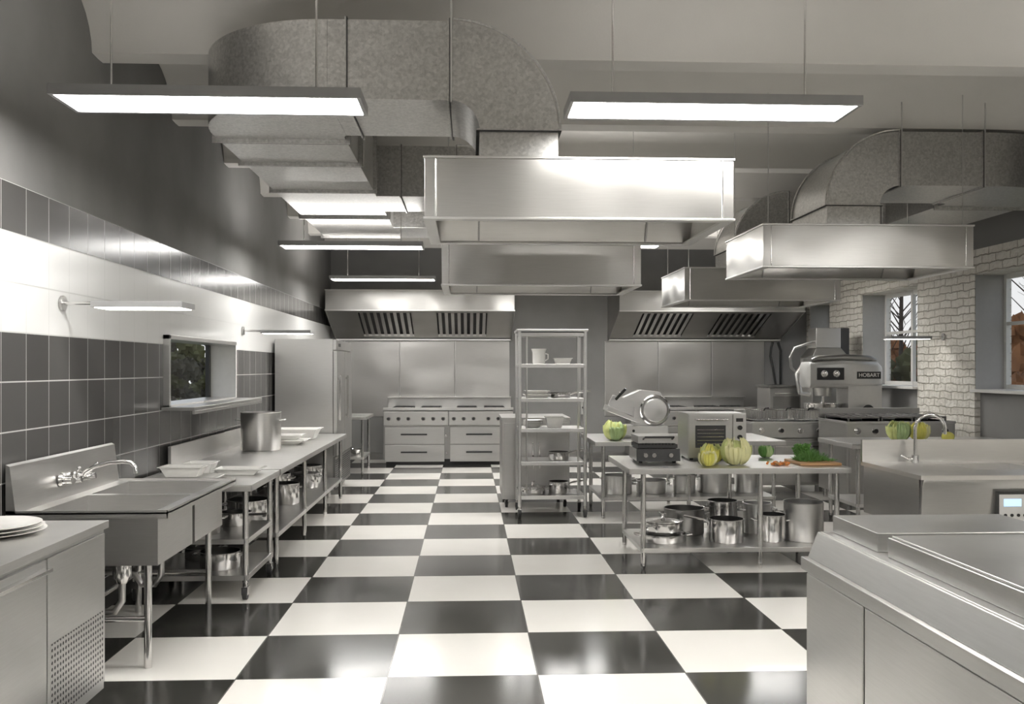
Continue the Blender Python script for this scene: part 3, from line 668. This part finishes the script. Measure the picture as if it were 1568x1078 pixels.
# planetary mixer
def rr(x,yc,zc,w,h,r,n=5):
    P=[]
    for (sx,sz,a0) in ((1,1,0),(-1,1,90),(-1,-1,180),(1,-1,270)):
        for k in range(n+1):
            a=math.radians(a0+90*k/n); P.append((x,yc+sx*(w/2-r)+r*math.cos(a),zc+sz*(h/2-r)+r*math.sin(a)))
    return P
b=B(); yc=12.95; x0=4.72
b.loft([rr(x0,yc,1.50,.30,.26,.05),rr(x0+.03,yc,1.50,.40,.36,.06),rr(x0+.5,yc,1.51,.44,.40,.07),rr(x0+.98,yc,1.50,.44,.40,.08),rr(x0+1.06,yc,1.47,.36,.32,.07)],ENA)
b.loft([rr(x0+.06,yc,1.70,.34,.06,.028),rr(x0+.15,yc,1.73,.36,.08,.035),rr(x0+.55,yc,1.745,.36,.09,.04),rr(x0+.9,yc,1.73,.36,.08,.035),rr(x0+1.0,yc,1.70,.3,.06,.028)],STD)
b.box(x0+.56,x0+1.04,yc-.21,yc+.21,.3,1.36,ENA)
b.box(x0+.05,x0+1.06,yc-.3,yc+.3,.0,.12,ENA); b.prism([(x0+.5,.12),(x0+1.05,.12),(x0+1.05,.4),(x0+.56,.4)],'y',yc-.27,yc+.27,ENA)
b.box(x0+.12,x0+.5,yc-.225,yc-.20,1.43,1.60,BLK)
for k in (0,1): b.lathe(x0+.22+.17*k,yc-.25,[(.03,0),(.045,.01),(.055,.03)],CHR,20,axis='y',cz=1.515)
b.box(x0+.68,x0+1.02,yc-.228,yc-.20,1.445,1.545,BLK)
b.cyl((x0+.28,yc,1.32),(x0+.28,yc,1.2),.13,STM,.11); b.cyl((x0+.28,yc,1.2),(x0+.28,yc,.85),.025,CHR)
b.lathe(x0+.28,yc,[(.1,.62),(.2,.68),(.25,.85),(.26,1.08),(.27,1.1),(.25,1.09),(.24,.86),(.19,.69),(.05,.64)],CHR,32)
b.box(x0+.45,x0+.6,yc-.27,yc-.2,.9,.98,ENA); b.box(x0+.45,x0+.6,yc+.2,yc+.27,.9,.98,ENA)
b.cyl((x0+.8,yc-.3,1.0),(x0+.8,yc-.21,1.0),.02,CHR); b.lathe(x0+.8,yc-.33,[(.08,0),(.09,.015),(.08,.03)],BLK,24,axis='y',cz=1.0)
mx_o=b.finish('planetary_mixer',bevel=.004)
tc=bpy.data.curves.new('badge_text','FONT'); tc.body='HOBART'; tc.size=.075; tc.extrude=.002; tc.align_x='CENTER'; tc.align_y='CENTER'
to=bpy.data.objects.new('badge_text',tc); tc.materials.append(WHT); S.collection.objects.link(to); to.parent=mx_o; to.rotation_euler=(pi/2,0,0); to.location=Vector((x0+.85,yc-.2305,1.495))-mx_o.location
b=B(); b.box(4.75,5.28,14.5,15.15,.12,1.28,ST); b.box(4.73,5.3,14.48,15.17,1.28,1.32,STD); b.box(4.8,5.22,14.485,14.5,.6,1.15,STD); b.box(4.82,5.2,14.45,14.465,1.18,1.2,CHR)
for x in (4.8,5.23):
    for y in (14.55,15.1): b.cyl((x,y,0),(x,y,.12),.025,CHR)
b.finish('convection_oven',bevel=.005)
b=B(); b.box(5.15,5.72,13.75,14.25,.1,1.75,STM) ; b.loft([[(5.15,13.75,1.75),(5.72,13.75,1.75),(5.72,14.25,1.75),(5.15,14.25,1.75)],[(5.24,13.83,1.9),(5.62,13.83,1.9),(5.62,14.17,1.9),(5.24,14.17,1.9)]],STM)
b.box(5.24,5.62,13.83,14.17,1.9,2.2,STT); b.box(5.63,5.75,13.83,14.17,1.75,2.2,DRK)
b.tube([(5.15,13.9,1.5),(4.98,13.9,1.5),(4.88,13.9,1.6),(4.86,13.9,1.75),(4.93,13.9,1.9),(5.24,13.9,2.0)],.022,STD); b.tube([(5.15,13.85,1.2),(5.0,13.85,1.22),(4.95,13.85,1.5),(5.05,13.85,1.65),(5.16,13.85,1.66)],.04,STM)
for x in (5.2,5.67):
    for y in (13.8,14.2): b.cyl((x,y,0),(x,y,.1),.03,CHR)
b.cyl((5.35,13.7,1.3),(5.35,13.75,1.3),.08,CHR); b.cyl((5.35,13.7,.9),(5.35,13.75,.9),.05,BLK)
b.finish('vegetable_processor',bevel=.006)
b=B(); b.tube([(5.36,16.2,2.05),(5.33,16.2,1.95),(5.30,16.15,1.8),(5.33,16.1,1.6),(5.38,16.1,1.3)],.02,BLK); b.tube([(5.45,16.2,2.05),(5.5,16.2,1.9),(5.5,16.2,.02)],.025,BLK); b.finish('gas_pipe')

# ------------------------------------------------------------------ sink counter right
b=B(); x0,x1,y0,y1,z=3.05,5.3,6.15,7.12,.87
holes=[(3.62,4.12,6.5,6.92),(4.2,4.75,6.5,6.92)]
b.deck(x0,x1,y0,y1,z-.03,z,holes,STT)
for h_ in holes: b.basin(*h_,z-.004,.66,STT)
b.box(x0,x1,y1-.03,y1,z,1.04,STT)
b.prism([(y0+.02,.80),(y0+.05,.48),(y0+.07,.48),(y0+.04,.84),(y0+.0,.84)],'x',x0+.02,x1,ST); b.box(x0+.015,x0+.03,y0+.06,y1-.02,.48,.84,ST); b.box(x0+.03,x1,y0+.06,y1-.02,.48,.50,STD)
b.box(3.58,4.2,y0+.0,y0+.06,.54,.76,BLK); b.box(3.59,3.83,y0-.006,y0,.56,.74,ENA); b.box(3.62,3.74,y0-.01,y0-.006,.66,.71,emis('lcd_display',(.35,.55,.75),1.0))
for k in range(4): b.cyl((3.63+k*.045,y0-.012,.60),(3.63+k*.045,y0-.004,.60),.011,BLK,seg=10)
for x in (x0+.08,4.2,x1-.08):
    for y in (y0+.12,y1-.08): b.cyl((x,y,0),(x,y,.49),.022,CHR,seg=12)
b.box(x0+.08,x1-.08,y0+.14,y1-.1,.2,.21,ST)
b.finish('sink_counter')
b=B(); x,y=3.42,6.99; b.cyl((x,y,.871),(x,y,.93),.028,CHR); b.tube([(x,y,.92),(x,y,1.1)]+[(x+.11-.11*math.cos(a*pi/8),y-.03*a/8,1.14+.10*math.sin(a*pi/8)) for a in range(9)]+[(x+.22,y-.03,1.09)],.013,CHR,12); b.cyl((x-.05,y,.9),(x-.11,y,.93),.008,CHR); b.cyl((x-.055,y,.9),(x,y,.9),.016,CHR)
b.finish('gooseneck_faucet')
# ------------------------------------------------------------------ foreground prep refrigerator
b=B(); x0,x1,y1,y0=1.34,2.6,3.63,1.3
b.box(x0,x1,y0,y1,.08,.80,STM); b.box(x0+.05,x1-.05,y0+.05,y1-.05,0,.08,DRK)
b.box(x0-.008,x0,y0,3.08,.10,.79,STM); b.box(x0-.008,x0,3.095,y1-.01,.10,.79,STM)
b.box(x0-.02,x1,y0,y1+.02,.80,.85,STM)
b.prism([(x0-.0,.85),(x0+.03,.85),(x0+.05,.93),(x0+.05,.95),(x0+.04,.95)],'y',y0,y1,STM)
b.box(x0+.05,x1,y0,y1,.85,.952,STM)
b.box(x0+.09,2.1,3.2,3.6,.952,1.02,STM)
b.box(x0+.09,2.5,1.35,3.12,.952,1.02,STM)
b.box(x0+.10,2.5,1.36,3.11,1.02,1.028,STM)
b.finish('prep_refrigerator',bevel=.006)

# ------------------------------------------------------------------ world, camera
W=bpy.data.worlds.new('World'); S.world=W; W.use_nodes=True; nt=W.node_tree
bg=nt.nodes['Background']; tcn=nt.nodes.new('ShaderNodeTexCoord'); s_=sep(nt,tcn.outputs['Generated'])
f=RNG(nt,s_[2],0,.5,0,1); nt.links.new(MIX(nt,f,(.84,.84,.83),(.45,.52,.62)),bg.inputs[0]); bg.inputs[1].default_value=1.0
cam=bpy.data.cameras.new('Camera'); co=bpy.data.objects.new('Camera',cam); S.collection.objects.link(co)
co.location=(0,0,1.6); co.rotation_euler=(pi/2,0,-math.radians(2.65)); cam.sensor_width=36; cam.lens=32.72; cam.shift_y=.0153; cam.clip_start=.05
S.camera=co
S.view_settings.view_transform='Standard'; S.view_settings.look='None'; S.view_settings.exposure=0.25
